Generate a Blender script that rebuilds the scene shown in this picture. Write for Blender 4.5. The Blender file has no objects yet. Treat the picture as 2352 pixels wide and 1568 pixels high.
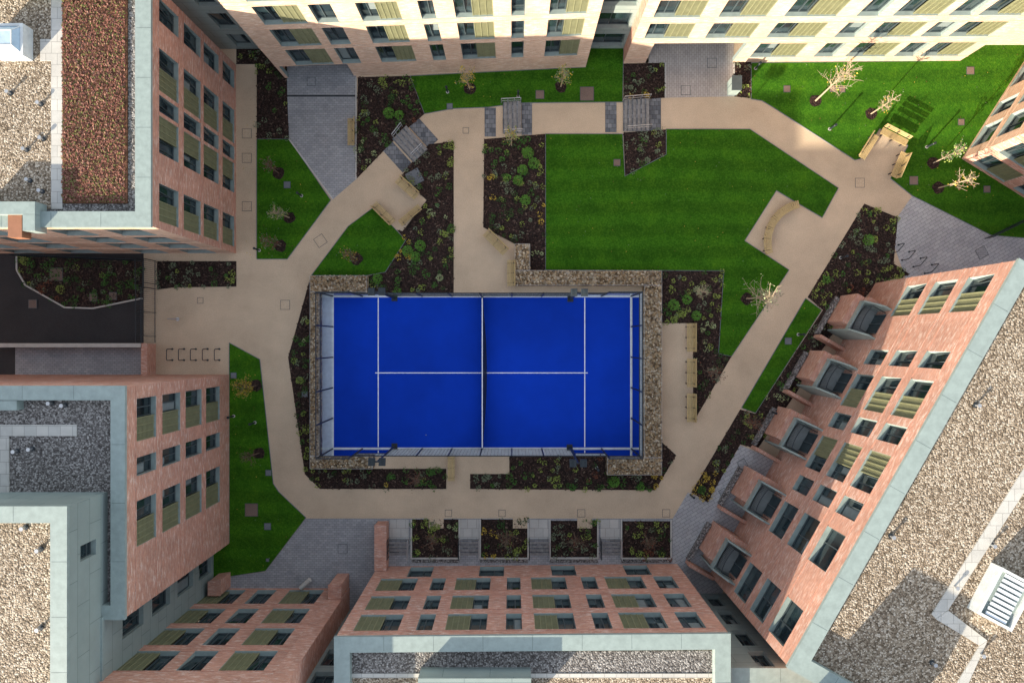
import bpy, math, random
from mathutils import Vector, Matrix
random.seed(7)
HC=46.118
def W(px,py,z=0.0):
    k=(HC-z)/1568.0
    return Vector(((px-1176)*k,(784-py)*k,z))
# ---------------------------------------------------------------- materials
def newmat(name,rough=0.8,spec=0.3):
    m=bpy.data.materials.new(name); m.use_nodes=True
    nt=m.node_tree; b=nt.nodes["Principled BSDF"]
    b.inputs["Roughness"].default_value=rough
    b.inputs["Specular IOR Level"].default_value=spec
    return m,nt,b
def c4(c): return (c[0],c[1],c[2],1)
def ramp(nt,stops,interp='LINEAR'):
    r=nt.nodes.new("ShaderNodeValToRGB"); r.color_ramp.interpolation=interp
    e=r.color_ramp.elements
    while len(e)<len(stops): e.new(0.5)
    for i,(p,c) in enumerate(stops):
        e[i].position=p; e[i].color=c4(c)
    return r
def mixc(nt,mode,fac,a,b):
    n=nt.nodes.new("ShaderNodeMix"); n.data_type='RGBA'; n.blend_type=mode
    if isinstance(fac,(int,float)): n.inputs[0].default_value=fac
    else: nt.links.new(fac,n.inputs[0])
    for i,v in ((6,a),(7,b)):
        if isinstance(v,tuple): n.inputs[i].default_value=c4(v)
        else: nt.links.new(v,n.inputs[i])
    return n.outputs[2]
def coords(nt,kind='Object',scale=(1,1,1),rot=0):
    t=nt.nodes.new("ShaderNodeTexCoord"); mp=nt.nodes.new("ShaderNodeMapping")
    mp.inputs["Scale"].default_value=scale; mp.inputs["Rotation"].default_value=(0,0,rot)
    nt.links.new(t.outputs[kind],mp.inputs[0]); return mp.outputs[0]
def noise(nt,vec,scale,detail=4,rough=0.6):
    n=nt.nodes.new("ShaderNodeTexNoise"); n.inputs["Scale"].default_value=scale
    n.inputs["Detail"].default_value=detail; n.inputs["Roughness"].default_value=rough
    nt.links.new(vec,n.inputs["Vector"]); return n
def bump(nt,b,h,strength,dist):
    n=nt.nodes.new("ShaderNodeBump"); n.inputs["Strength"].default_value=strength
    n.inputs["Distance"].default_value=dist
    nt.links.new(h,n.inputs["Height"]); nt.links.new(n.outputs[0],b.inputs["Normal"])
def mat_noise(name,stops,scale,rough=0.85,bs=0.3,bd=0.02,spec=0.2,big=0.25,bigscale=0.35,detail=6):
    m,nt,b=newmat(name,rough,spec); v=coords(nt)
    n=noise(nt,v,scale,detail,0.7); r=ramp(nt,stops); nt.links.new(n.outputs[0],r.inputs[0])
    g=noise(nt,v,bigscale,5,0.65); r2=ramp(nt,[(0.3,(1-big,)*3),(0.7,(1+big*0.4,)*3)]); nt.links.new(g.outputs[0],r2.inputs[0])
    nt.links.new(mixc(nt,'MULTIPLY',1.0,r.outputs[0],r2.outputs[0]),b.inputs["Base Color"])
    if bs: bump(nt,b,n.outputs[0],bs,bd)
    return m
def mat_stones(name,stops,scale,bs=0.8,bd=0.03,big=0.2,rough=0.8):
    m,nt,b=newmat(name,rough,0.2); v=coords(nt)
    vo=nt.nodes.new("ShaderNodeTexVoronoi"); vo.inputs["Scale"].default_value=scale; nt.links.new(v,vo.inputs["Vector"])
    sp=nt.nodes.new("ShaderNodeSeparateColor"); nt.links.new(vo.outputs["Color"],sp.inputs[0])
    r=ramp(nt,stops); nt.links.new(sp.outputs[0],r.inputs[0])
    rd=ramp(nt,[(0.0,(1.05,)*3),(0.55,(0.8,)*3),(0.9,(0.35,)*3)]); nt.links.new(vo.outputs["Distance"],rd.inputs[0])
    c=mixc(nt,'MULTIPLY',1.0,r.outputs[0],rd.outputs[0])
    g=noise(nt,v,0.5,5); r2=ramp(nt,[(0.3,(1-big,)*3),(0.7,(1+big*0.4,)*3)]); nt.links.new(g.outputs[0],r2.inputs[0])
    nt.links.new(mixc(nt,'MULTIPLY',1.0,c,r2.outputs[0]),b.inputs["Base Color"])
    inv=nt.nodes.new("ShaderNodeMath"); inv.operation='SUBTRACT'; inv.inputs[0].default_value=1; nt.links.new(vo.outputs["Distance"],inv.inputs[1])
    bump(nt,b,inv.outputs[0],bs,bd); return m
def mat_brick(name,c1,c2,mortar,pale,palefac=0.5):
    m,nt,b=newmat(name,0.9,0.15); v=coords(nt,'UV')
    br=nt.nodes.new("ShaderNodeTexBrick"); nt.links.new(v,br.inputs["Vector"])
    br.inputs["Scale"].default_value=1; br.inputs["Brick Width"].default_value=0.225; br.inputs["Row Height"].default_value=0.075
    br.inputs["Mortar Size"].default_value=0.006
    br.inputs["Color1"].default_value=c4(c1); br.inputs["Color2"].default_value=c4(c2); br.inputs["Mortar"].default_value=c4(mortar)
    v2=coords(nt,'UV',(1.6,6,1)); n=noise(nt,v2,1.1,7,0.8)
    r=ramp(nt,[(0.50,(0,0,0)),(0.60,(palefac,)*3)]); nt.links.new(n.outputs[0],r.inputs[0])
    g=noise(nt,coords(nt,'UV'),0.35,4); rg=ramp(nt,[(0.35,(0.25,)*3),(0.6,(1,)*3)]); nt.links.new(g.outputs[0],rg.inputs[0])
    fac=mixc(nt,'MULTIPLY',1.0,r.outputs[0],rg.outputs[0])
    c=mixc(nt,'MIX',fac,br.outputs[0],pale)
    n2=noise(nt,coords(nt,'UV',(1,0.6,1)),0.6,5); r2=ramp(nt,[(0.3,(0.82,)*3),(0.7,(1.1,)*3)]); nt.links.new(n2.outputs[0],r2.inputs[0])
    nt.links.new(mixc(nt,'MULTIPLY',1.0,c,r2.outputs[0]),b.inputs["Base Color"])
    return m
def mat_tiles(name,c1,c2,mortar,w,h,ms,rot=0,rough=0.7,big=0.2,kind='Object'):
    m,nt,b=newmat(name,rough,0.3); v=coords(nt,kind,(1,1,1),rot)
    br=nt.nodes.new("ShaderNodeTexBrick"); nt.links.new(v,br.inputs["Vector"])
    br.inputs["Scale"].default_value=1; br.inputs["Brick Width"].default_value=w; br.inputs["Row Height"].default_value=h
    br.inputs["Mortar Size"].default_value=ms
    br.inputs["Color1"].default_value=c4(c1); br.inputs["Color2"].default_value=c4(c2); br.inputs["Mortar"].default_value=c4(mortar)
    n2=noise(nt,v,0.7,6,0.7); r2=ramp(nt,[(0.3,(1-big,)*3),(0.7,(1+big*0.4,)*3)]); nt.links.new(n2.outputs[0],r2.inputs[0])
    nt.links.new(mixc(nt,'MULTIPLY',1.0,br.outputs[0],r2.outputs[0]),b.inputs["Base Color"]); return m
def mat_plain(name,c,rough=0.6,metal=0.0,spec=0.4,var=0.12,vs=3.0):
    m,nt,b=newmat(name,rough,spec); b.inputs["Metallic"].default_value=metal
    n=noise(nt,coords(nt),vs,5); r=ramp(nt,[(0.3,tuple(x*(1-var) for x in c)),(0.7,tuple(min(1,x*(1+var)) for x in c))])
    nt.links.new(n.outputs[0],r.inputs[0]); nt.links.new(r.outputs[0],b.inputs["Base Color"]); return m

PATH=mat_noise("resin_path",[(0.3,(0.39,0.285,0.19)),(0.5,(0.55,0.425,0.295)),(0.7,(0.70,0.56,0.41))],22,0.9,0.25,0.01,0.2,0.2,0.3)
GROUND=mat_noise("ground_soil",[(0.3,(0.10,0.09,0.07)),(0.7,(0.2,0.18,0.15))],3)
ASPH=mat_noise("asphalt",[(0.3,(0.024,0.023,0.024)),(0.7,(0.06,0.057,0.058))],30,0.85,0.3,0.01)
def mat_grass(name,stripe):
    m,nt,b=newmat(name,0.9,0.1); v=coords(nt)
    n=noise(nt,v,9,10,0.85)
    r=ramp(nt,[(0.28,(0.010,0.045,0.002)),(0.5,(0.034,0.125,0.006)),(0.72,(0.11,0.25,0.016))]); nt.links.new(n.outputs[0],r.inputs[0])
    g=noise(nt,v,0.6,8,0.75); r2=ramp(nt,[(0.3,(0.55,0.62,0.6)),(0.5,(0.95,0.95,0.95)),(0.7,(1.4,1.18,1.0))]); nt.links.new(g.outputs[0],r2.inputs[0])
    c=mixc(nt,'MULTIPLY',1.0,r.outputs[0],r2.outputs[0])
    w=nt.nodes.new("ShaderNodeTexWave"); w.bands_direction='Y'; w.inputs["Scale"].default_value=0.21; w.inputs["Distortion"].default_value=2.0
    w.inputs["Detail"].default_value=3; w.inputs["Detail Scale"].default_value=0.6
    nt.links.new(v,w.inputs["Vector"])
    r3=ramp(nt,[(0.2,(1-stripe,)*3),(0.8,(1+stripe*0.5,)*3)]); nt.links.new(w.outputs[0],r3.inputs[0])
    nt.links.new(mixc(nt,'MULTIPLY',1.0,c,r3.outputs[0]),b.inputs["Base Color"])
    bump(nt,b,n.outputs[0],1.0,0.06); return m
GRASS=mat_grass("mown_grass",0.14)
MULCH=mat_stones("bark_mulch",[(0.0,(0.012,0.007,0.006)),(0.5,(0.033,0.019,0.015)),(1,(0.075,0.043,0.034))],14,0.9,0.04)
BRICK=mat_brick("pink_brick",(0.53,0.255,0.175),(0.41,0.19,0.135),(0.42,0.32,0.26),(0.70,0.56,0.48),0.85)
BRICKLIT=mat_brick("sunlit_brick",(0.60,0.39,0.27),(0.50,0.31,0.215),(0.5,0.42,0.34),(0.74,0.6,0.48),0.85)  # paler copy of the pink brick: sunlight on the sun-facing walls painted into its colour
TEAL=mat_tiles("grey_green_cladding",(0.225,0.27,0.255),(0.245,0.29,0.275),(0.10,0.13,0.13),2.4,0.9,0.012,0,0.45,0.12,'UV')
TRIM=mat_plain("grey_green_trim",(0.235,0.285,0.27),0.45)
FRAME=mat_plain("window_frame_metal",(0.05,0.065,0.07),0.4)
LOUV=mat_plain("olive_louvre_metal",(0.19,0.19,0.105),0.5)
LOUVD=mat_plain("louvre_backing",(0.05,0.055,0.03),0.6)
def mat_glass():
    m,nt,b=newmat("window_glass",0.06,0.8); v=coords(nt)
    n=noise(nt,v,0.9,3); r=ramp(nt,[(0.35,(0.006,0.012,0.016)),(0.6,(0.02,0.035,0.042)),(0.75,(0.07,0.09,0.095))]); nt.links.new(n.outputs[0],r.inputs[0])
    nt.links.new(r.outputs[0],b.inputs["Base Color"]); return m
GLASS=mat_glass()
BLIND=mat_plain("window_blind",(0.17,0.20,0.20),0.5)
GRAVEL=mat_stones("roof_gravel",[(0.0,(0.11,0.08,0.05)),(0.35,(0.25,0.19,0.135)),(0.7,(0.39,0.315,0.23)),(1,(0.62,0.54,0.44))],13,0.9,0.04,0.15)
GRAVELG=mat_stones("grey_gravel",[(0.0,(0.08,0.07,0.066)),(0.5,(0.19,0.175,0.165)),(1,(0.42,0.40,0.38))],13,0.9,0.04,0.15)
SEDUM=mat_noise("sedum_roof",[(0.3,(0.035,0.04,0.012)),(0.45,(0.11,0.055,0.03)),(0.58,(0.18,0.08,0.055)),(0.72,(0.12,0.12,0.04))],7,0.95,1.0,0.06,0.1,0.35,0.6,10)
PAVG=mat_tiles("grey_block_paving",(0.36,0.36,0.365),(0.28,0.285,0.295),(0.13,0.13,0.13),0.3,0.15,0.008,0)
PAVW=mat_tiles("pale_block_paving",(0.46,0.41,0.37),(0.39,0.35,0.32),(0.2,0.17,0.15),0.3,0.15,0.008,math.pi/2)
PAVR=mat_tiles("angled_block_paving",(0.36,0.36,0.37),(0.42,0.42,0.42),(0.16,0.16,0.16),0.45,0.22,0.010,math.radians(-32))
SLAB=mat_tiles("concrete_slab",(0.48,0.46,0.42),(0.42,0.41,0.38),(0.25,0.24,0.22),0.6,0.6,0.012,0)
STEP=mat_tiles("dark_step_stone",(0.09,0.10,0.115),(0.22,0.23,0.245),(0.05,0.05,0.05),0.3,0.3,0.012,0)
STEPL=mat_plain("step_tread_stone",(0.22,0.21,0.20),0.8,var=.3,vs=5)
STONE=mat_stones("gabion_stone",[(0.0,(0.11,0.07,0.04)),(0.35,(0.29,0.205,0.12)),(0.7,(0.42,0.33,0.215)),(1,(0.58,0.5,0.39))],5.5,1.0,0.06,0.2)
BLUE=mat_noise("blue_turf",[(0.3,(0.0020,0.034,0.38)),(0.7,(0.003,0.050,0.50))],60,0.8,0.1,0.005,0.1,0.3,0.12)
WHITE=mat_plain("white_line_paint",(0.78,0.80,0.82),0.7)
DARK=mat_plain("dark_steel",(0.018,0.024,0.03),0.4)
STEEL=mat_plain("galvanised_steel",(0.5,0.5,0.5),0.35,0.7)
WOOD=mat_noise("bench_timber",[(0.3,(0.38,0.27,0.12)),(0.7,(0.58,0.44,0.22))],14,0.6,0.1,0.005)
COVER=mat_noise("access_cover",[(0.3,(0.15,0.10,0.08)),(0.7,(0.24,0.175,0.145))],18,0.8)
COVERG=mat_noise("grey_access_cover",[(0.3,(0.12,0.135,0.15)),(0.7,(0.20,0.215,0.23))],18,0.7)
KERB=mat_plain("concrete_edging",(0.46,0.44,0.40),0.85)
SLABP=mat_plain("pale_court_concrete",(0.60,0.64,0.68),0.7)
BARK=mat_plain("pale_bark",(0.36,0.28,0.19),0.9)
BARKD=mat_plain("brown_bark",(0.12,0.08,0.055),0.9)
def leaf(n,c): return mat_plain(n,c,0.7,0,0.2,0.3,9)
LV={'d':leaf("leaf_dark",(0.035,0.075,0.02)),'g':leaf("leaf_green",(0.055,0.14,0.025)),'l':leaf("leaf_lime",(0.22,0.28,0.06)),
    'o':leaf("leaf_grey",(0.15,0.18,0.11)),'y':leaf("leaf_yellow",(0.45,0.32,0.05)),'r':leaf("leaf_rust",(0.15,0.055,0.03)),
    'p':leaf("leaf_pale",(0.30,0.35,0.17)),'b':leaf("leaf_bright",(0.09,0.22,0.03))}
def mat_pglass():
    m=bpy.data.materials.new("court_glass"); m.use_nodes=True; nt=m.node_tree; nt.nodes.clear()
    o=nt.nodes.new("ShaderNodeOutputMaterial"); mx=nt.nodes.new("ShaderNodeMixShader"); t=nt.nodes.new("ShaderNodeBsdfTransparent")
    g=nt.nodes.new("ShaderNodeBsdfGlossy"); g.inputs["Roughness"].default_value=0.03; t.inputs[0].default_value=(0.88,0.95,0.98,1)
    lw=nt.nodes.new("ShaderNodeLayerWeight"); lw.inputs[0].default_value=0.2
    nt.links.new(lw.outputs["Fresnel"],mx.inputs[0]); nt.links.new(t.outputs[0],mx.inputs[1]); nt.links.new(g.outputs[0],mx.inputs[2]); nt.links.new(mx.outputs[0],o.inputs[0]); return m
PGLASS=mat_pglass()

# ---------------------------------------------------------------- mesh helpers
class MB:
    def __init__(s): s.v=[];s.f=[];s.m=[];s.uv=[];s.mats=[];s.mi={}
    def mat(s,m):
        if m.name not in s.mi: s.mi[m.name]=len(s.mats); s.mats.append(m)
        return s.mi[m.name]
    def face(s,m,pts,uv=None):
        i=len(s.v); s.v+= [tuple(p) for p in pts]; s.f.append(list(range(i,i+len(pts)))); s.m.append(s.mat(m))
        s.uv.append(uv if uv else [(p[0],p[1]) for p in pts])
    def obox(s,m,o,a,b,c):
        o=Vector(o);a=Vector(a);b=Vector(b);c=Vector(c)
        P=[o,o+a,o+a+b,o+b,o+c,o+a+c,o+a+b+c,o+b+c]; la,lb,lc=a.length,b.length,c.length
        for q,(x,y) in (((0,3,2,1),(lb,la)),((4,5,6,7),(la,lb)),((0,1,5,4),(la,lc)),((1,2,6,5),(lb,lc)),((2,3,7,6),(la,lc)),((3,0,4,7),(lb,lc))):
            s.face(m,[P[k] for k in q],[(0,0),(x,0),(x,y),(0,y)])
    def box(s,m,x0,x1,y0,y1,z0,z1): s.obox(m,(min(x0,x1),min(y0,y1),z0),(abs(x1-x0),0,0),(0,abs(y1-y0),0),(0,0,z1-z0))
    def tube(s,m,p0,p1,r0,r1=None,n=6):
        r1=r0 if r1 is None else r1; p0=Vector(p0);p1=Vector(p1); d=(p1-p0)
        if d.length<1e-5:return
        d.normalize(); a=d.orthogonal().normalized(); b=d.cross(a)
        A=[p0+(a*math.cos(2*math.pi*k/n)+b*math.sin(2*math.pi*k/n))*r0 for k in range(n)]
        B=[p1+(a*math.cos(2*math.pi*k/n)+b*math.sin(2*math.pi*k/n))*r1 for k in range(n)]
        for k in range(n): s.face(m,[A[k],A[(k+1)%n],B[(k+1)%n],B[k]])
        s.face(m,A[::-1]); s.face(m,B)
    def prism(s,m,poly,z0,z1,mt=None):
        n=len(poly); s.face(mt or m,[(p[0],p[1],z1) for p in poly])
        for i in range(n):
            a=poly[i];b=poly[(i+1)%n]; L=math.hypot(b[0]-a[0],b[1]-a[1])
            s.face(m,[(a[0],a[1],z0),(b[0],b[1],z0),(b[0],b[1],z1),(a[0],a[1],z1)],[(0,z0),(L,z0),(L,z1),(0,z1)])
    def make(s,name,parent=None,smooth=False):
        me=bpy.data.meshes.new(name); me.from_pydata(s.v,[],s.f)
        for m in s.mats: me.materials.append(m)
        me.polygons.foreach_set("material_index",s.m)
        uvl=me.uv_layers.new(name="UVMap"); flat=[]
        for u in s.uv:
            for a in u: flat+=[a[0],a[1]]
        uvl.data.foreach_set("uv",flat)
        if smooth: me.polygons.foreach_set("use_smooth",[True]*len(s.f))
        me.update(); o=bpy.data.objects.new(name,me); bpy.context.collection.objects.link(o)
        if parent: o.parent=parent
        return o
def empty(name):
    e=bpy.data.objects.new(name,None); bpy.context.collection.objects.link(e); return e
def area(poly): return 0.5*sum(poly[i][0]*poly[(i+1)%len(poly)][1]-poly[(i+1)%len(poly)][0]*poly[i][1] for i in range(len(poly)))
def inset(poly,d):
    n=len(poly); sg=1 if area(poly)>0 else -1; out=[]
    for i in range(n):
        a=Vector(poly[i-1][:2]);b=Vector(poly[i][:2]);c=Vector(poly[(i+1)%n][:2])
        e1=(b-a).normalized();e2=(c-b).normalized()
        n1=Vector((-e1.y,e1.x))*sg;n2=Vector((-e2.y,e2.x))*sg
        k=n1+n2; k=k/ max(0.2,(1+n1.dot(n2))); out.append(b+k*d)
    return out
def pip(x,y,poly):
    r=False;n=len(poly);j=n-1
    for i in range(n):
        xi,yi=poly[i][0],poly[i][1];xj,yj=poly[j][0],poly[j][1]
        if (yi>y)!=(yj>y) and x<(xj-xi)*(y-yi)/(yj-yi)+xi: r=not r
        j=i
    return r
def PW(pts,z=0): return [W(a,b,z) for a,b in pts]

# ---------------------------------------------------------------- building
def window(P,pt,U,N,u0,u1,z0,z1,kind,rev=TRIM):
    wl=P['windows']; D=0.30
    def q(u,z,d): return pt+U*u-N*d+Vector((0,0,z))
    for a,b,c,d in (((u0,z0),(u1,z0),(u1,z0),(u0,z0)),((u0,z1),(u1,z1),(u1,z1),(u0,z1)),((u0,z0),(u0,z1),(u0,z1),(u0,z0)),((u1,z0),(u1,z1),(u1,z1),(u1,z0))):
        wl.face(rev,[q(*a,0),q(*b,0),q(*c,D),q(*d,D)])
    if kind=='open': return
    wl.obox(rev,q(u0,z0,D),U*(u1-u0),N*(D+0.03),Vector((0,0,0.05)))
    if kind=='W': parts=[('w',u0,u1)]
    elif kind=='WL': m=u0+(u1-u0)*0.45; parts=[('w',u0,m),('l',m,u1)]
    elif kind=='LW': m=u0+(u1-u0)*0.58; parts=[('l',u0,m),('w',m,u1)]
    for k,a,b in parts:
        if k=='w':
            wl.face(GLASS,[q(a,z0,D-0.02),q(b,z0,D-0.02),q(b,z1,D-0.02),q(a,z1,D-0.02)])
            t=0.06
            def bar(ua,ub,za,zb,d=D-0.02,th=0.06): wl.obox(FRAME,q(ua,za,d),U*(ub-ua),N*th,Vector((0,0,zb-za)))
            bar(a,a+t,z0+.05,z1); bar(b-t,b,z0+.05,z1); bar(a+t,b-t,z1-t,z1); bar(a+t,b-t,z0+.05,z0+.05+t)
            if b-a>0.8:
                mm=a+(b-a)*random.choice([0.4,0.5,0.6]); bar(mm-.03,mm+.03,z0+.05+t,z1-t)
                if random.random()<0.3:
                    s0,s1=(a+t,mm-.03) if random.random()<.5 else (mm+.03,b-t)
                    zz=z0+(z1-z0)*random.choice([0.0,0.3,0.55])
                    wl.face(BLIND,[q(s0,zz+.12,D-.03),q(s1,zz+.12,D-.03),q(s1,z1-t,D-.03),q(s0,z1-t,D-.03)])
                if random.random()<0.4:
                    s0,s1=(a+t,mm-.03); za=z0+.14; zb=z1-t
                    pa=[q(s0,za,D-.05),q(s1,za,D-.05),q(s1,zb,D-.25),q(s0,zb,D-.25)]
                    wl.face(GLASS,pa)
                    for i in range(4): wl.tube(FRAME,pa[i],pa[(i+1)%4],0.03,n=4)
            else:
                bar(a+t,b-t,z0+(z1-z0)*.3,z0+(z1-z0)*.3+.05)
        else:
            wl.obox(LOUVD,q(a+.01,z0+.06,0.16),U*(b-a-.02),N*0.02,Vector((0,0,z1-z0-.07)))
            n=int((z1-z0-.1)/0.125)
            for i in range(n):
                zz=z0+.08+i*(z1-z0-.12)/n
                wl.obox(LOUV,q(a+.02,zz,0.13),U*(b-a-.04),N*0.07,Vector((0,0,0.06)))
            nn=max(2,int((b-a)/0.3))
            for i in range(nn+1):
                uu=a+.0+(b-a-.05)*i/nn
                wl.obox(LOUV,q(uu,z0+.06,0.12),U*.05,N*0.085,Vector((0,0,z1-z0-.07)))
def wall(P,a,b,z0,z1,outn,ops,mat,bands=()):
    a=Vector((a[0],a[1],0));b=Vector((b[0],b[1],0)); L=(b-a).length; U=(b-a)/L
    us=sorted(set([0,L]+[o[0] for o in ops]+[o[1] for o in ops])); us=[u for u in us if 0<=u<=L]
    zs=sorted(set([z0,z1]+[o[2] for o in ops]+[o[3] for o in ops])); zs=[z for z in zs if z0<=z<=z1]
    w=P['walls']
    for i in range(len(us)-1):
        for j in range(len(zs)-1):
            uc=(us[i]+us[i+1])/2; zc=(zs[j]+zs[j+1])/2
            if us[i+1]-us[i]<1e-4 or zs[j+1]-zs[j]<1e-4: continue
            if any(o[0]<uc<o[1] and o[2]<zc<o[3] for o in ops): continue
            w.face(mat,[a+U*x+Vector((0,0,z)) for x,z in ((us[i],zs[j]),(us[i+1],zs[j]),(us[i+1],zs[j+1]),(us[i],zs[j+1]))],
                   [(us[i],zs[j]),(us[i+1],zs[j]),(us[i+1],zs[j+1]),(us[i],zs[j+1])])
    for z in bands:
        segs=[(0,L)]
        for o in ops:
            if o[2]-.1<z<o[3]+.01:
                ns=[]
                for s in segs:
                    if o[1]<=s[0] or o[0]>=s[1]: ns.append(s)
                    else:
                        if o[0]>s[0]: ns.append((s[0],o[0]))
                        if o[1]<s[1]: ns.append((o[1],s[1]))
                segs=ns
        for s0,s1 in segs: w.obox(mat,a+U*s0+Vector((0,0,z)),U*(s1-s0),outn*.035,Vector((0,0,.075)))
    for o in ops:
        window(P,a,U,outn,o[0],o[1],o[2],o[3],o[4])
    return U
def building(name,poly,z1,walls={},mat=BRICK,roof=GRAVEL,cop=0.75,z0=0.0,drop=0.45,copmat=TRIM):
    P={'walls':MB(),'windows':MB(),'roof':MB()}
    pw=[W(x,y) for x,y in poly]; sg=1 if area(pw)>0 else -1; n=len(pw)
    for i in range(n):
        a,b=pw[i],pw[(i+1)%n]; e=(b-a).normalized(); on=Vector((e.y,-e.x,0))*sg
        d=walls.get(i,{}); ops=[]
        for (c0,c1,k) in d.get('cols',[]):
            for fi,(f0,f1) in enumerate(d['floors']):
                if fi in d.get('skip',{}).get((c0,c1),()): continue
                ops.append((c0/34,c1/34,f0,f1,k))
        for o in d.get('extra',[]): ops.append((o[0]/34,o[1]/34,o[2],o[3],o[4]))
        m_=d.get('mat',mat)
        bands=[]
        if m_ in (BRICK,BRICKLIT) and 'floors' in d:
            for f0,f1 in d['floors']: bands+= [f0-.085,f1+.01]
        wall(P,a,b,z0,z1,on,ops,m_,bands)
    r=P['roof']; inn=inset(pw,cop); out=inset(pw,-0.06)
    for i in range(n):
        j=(i+1)%n
        o1,o2,i1,i2=out[i],out[j],inn[i],inn[j]; zt=z1+.06
        L=(o2-o1).length
        r.face(copmat,[(o1.x,o1.y,zt),(o2.x,o2.y,zt),(i2.x,i2.y,zt),(i1.x,i1.y,zt)],[(0,0),(L,0),(L,cop),(0,cop)])
        r.face(copmat,[(o1.x,o1.y,zt-.18),(o2.x,o2.y,zt-.18),(o2.x,o2.y,zt),(o1.x,o1.y,zt)])
        r.face(copmat,[(o1.x,o1.y,zt-.18),(o2.x,o2.y,zt-.18),(pw[j].x,pw[j].y,zt-.18),(pw[i].x,pw[i].y,zt-.18)])
        r.face(copmat,[(i1.x,i1.y,z1-drop),(i2.x,i2.y,z1-drop),(i2.x,i2.y,zt),(i1.x,i1.y,zt)])
        k=int(L/2.4)
        for q in range(1,k):
            c=o1.lerp(o2,q/k); dv=(o2-o1).normalized(); nv=Vector((-dv.y,dv.x))*sg
            p=Vector((c.x,c.y,zt+.002)); 
            r.face(FRAME,[p,p+Vector((dv.x,dv.y,0))*.015,p+Vector((dv.x,dv.y,0))*.015+Vector((nv.x,nv.y,0))*cop,p+Vector((nv.x,nv.y,0))*cop])
    r.face(roof,[(p.x,p.y,z1-drop) for p in inn])
    e=empty(name)
    for k,mb in P.items():
        if mb.f: mb.make(k,e)
    return e
def cols(a,l): return [(abs(x-a),abs(y-a),k) for x,y,k in l]

F4=[(0.35,2.2),(2.8,4.9),(5.3,7.4),(8.0,10.1)]
nw=building("brick_apartment_building",[(542,150),(542,582),(-500,582),(-500,150)],10.93,{
 0:dict(cols=cols(150,[(168,208,'W'),(257,333,'WL'),(341,371,'W'),(378,445,'LW'),(500,568,'WL')]),floors=F4),
 1:dict(cols=[(40,105,'W'),(150,210,'W'),(300,370,'W'),(430,500,'W')],floors=F4,mat=BRICKLIT)})
FN=[(2.1,4.4),(4.9,7.1),(7.7,9.8)]
nm=building("brick_apartment_building",[(655,180),(1345,155),(1345,-300),(655,-300)],12.5,{
 0:dict(cols=cols(655,[(703,786,'WL'),(805,846,'W'),(891,967,'WL'),(1004,1032,'W'),(1069,1141,'WL'),(1175,1201,'W'),(1247,1319,'WL')]),floors=FN+[(10.3,12.0)],
   skip={},extra=[(8,158,0.0,1.95,'open')],mat=BRICKLIT)})
FE=[(0.85,2.95),(3.75,5.75),(6.5,8.5),(9.3,11.3)]
ne=building("brick_apartment_building",[(1432,145),(2205,140),(2205,-300),(1432,-300)],12.5,{
 0:dict(cols=cols(1432,[(1455,1547,'WL'),(1583,1677,'WL'),(1712,1815,'WL'),(1855,1898,'W'),(1926,2016,'WL'),(2036,2080,'W'),(2095,2180,'WL')]),floors=FE,
   skip={(23,115):(0,),(151,245):(0,)},extra=[(50,250,0.0,3.0,'open')],mat=BRICKLIT)})
lk=dict(floors=[(0.4,2.2),(3.0,5.0),(5.9,7.9),(8.6,10.6)])
building("metal_clad_link_building",[(480,113),(690,113),(690,-260),(480,-260)],11.6,{0:dict(cols=[(70,110,'W'),(130,165,'W')],**lk)},mat=TEAL)
building("metal_clad_link_building",[(1335,112),(1445,112),(1445,-260),(1335,-260)],11.6,{0:dict(cols=[(20,90,'W')],**lk)},mat=TEAL)
building("brick_apartment_building",[(2190,104),(2700,104),(2700,-260),(2190,-260)],9,{},mat=BRICKLIT)
building("brick_apartment_building",[(2208,365),(2400,65),(2832,335),(2640,635)],11,{
 0:dict(cols=[(25,85,'W'),(110,150,'W'),(190,260,'W')],floors=F4,mat=BRICKLIT),
 3:dict(cols=[(509-340,509-260,'W'),(509-200,509-130,'W'),(509-105,509-20,'LW')],floors=F4)},mat=BRICK)
c8=[(58,36,'WL'),(191,17,'W'),(269,37,'WL'),(340,17,'W'),(416,37,'LW'),(490,17,'W'),(571,35,'W'),(717,35,'W')]
se=building("brick_apartment_building",[(2010,650),(1630,1318),(2195,1639),(2575,971)],13.1,{
 0:dict(cols=[(c-w,c+w,k) for c,w,k in c8],floors=[(4.35,6.35),(7.15,9.15),(9.95,11.95)],mat=BRICK)},cop=0.8)
FS=[(0.4,2.0),(2.5,4.6),(5.5,7.55),(8.25,10.35)]
sb=building("brick_apartment_building",[(868,1300),(1555,1294),(1555,1800),(868,1800)],11.1,{
 0:dict(cols=cols(868,[(892,972,'LW'),(1004,1033,'W'),(1056,1130,'LW'),(1165,1194,'W'),(1217,1291,'LW'),(1325,1356,'W'),(1376,1456,'LW'),(1482,1523,'W')]),floors=FS[1:],
  extra=[(77,130,.3,2.1,'W'),(235,290,.3,2.1,'W'),(396,450,.3,2.1,'W'),(560,615,.3,2.1,'W')])})
building("metal_clad_link_building",[(1540,1362),(1760,1362),(1760,1800),(1540,1800)],10.6,{0:dict(cols=[(75,105,'W')],**lk)},mat=TEAL)
building("metal_clad_link_building",[(790,1400),(880,1400),(880,1800),(790,1800)],10.6,{0:dict(cols=[(20,60,'W')],**lk)},mat=TEAL)
building("brick_apartment_building",[(455,1350),(769,1350),(769,1900),(455,1900)],13.1,{
 0:dict(cols=cols(455,[(484,570,'LW'),(597,640,'W'),(670,748,'LW')]),floors=[(.4,2.8),(3.6,5.8),(6.5,8.7),(9.4,11.6)])})
building("brick_stair_tower",[(770,1348),(803,1348),(803,1900),(770,1900)],13.2,{},cop=.2)
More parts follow.
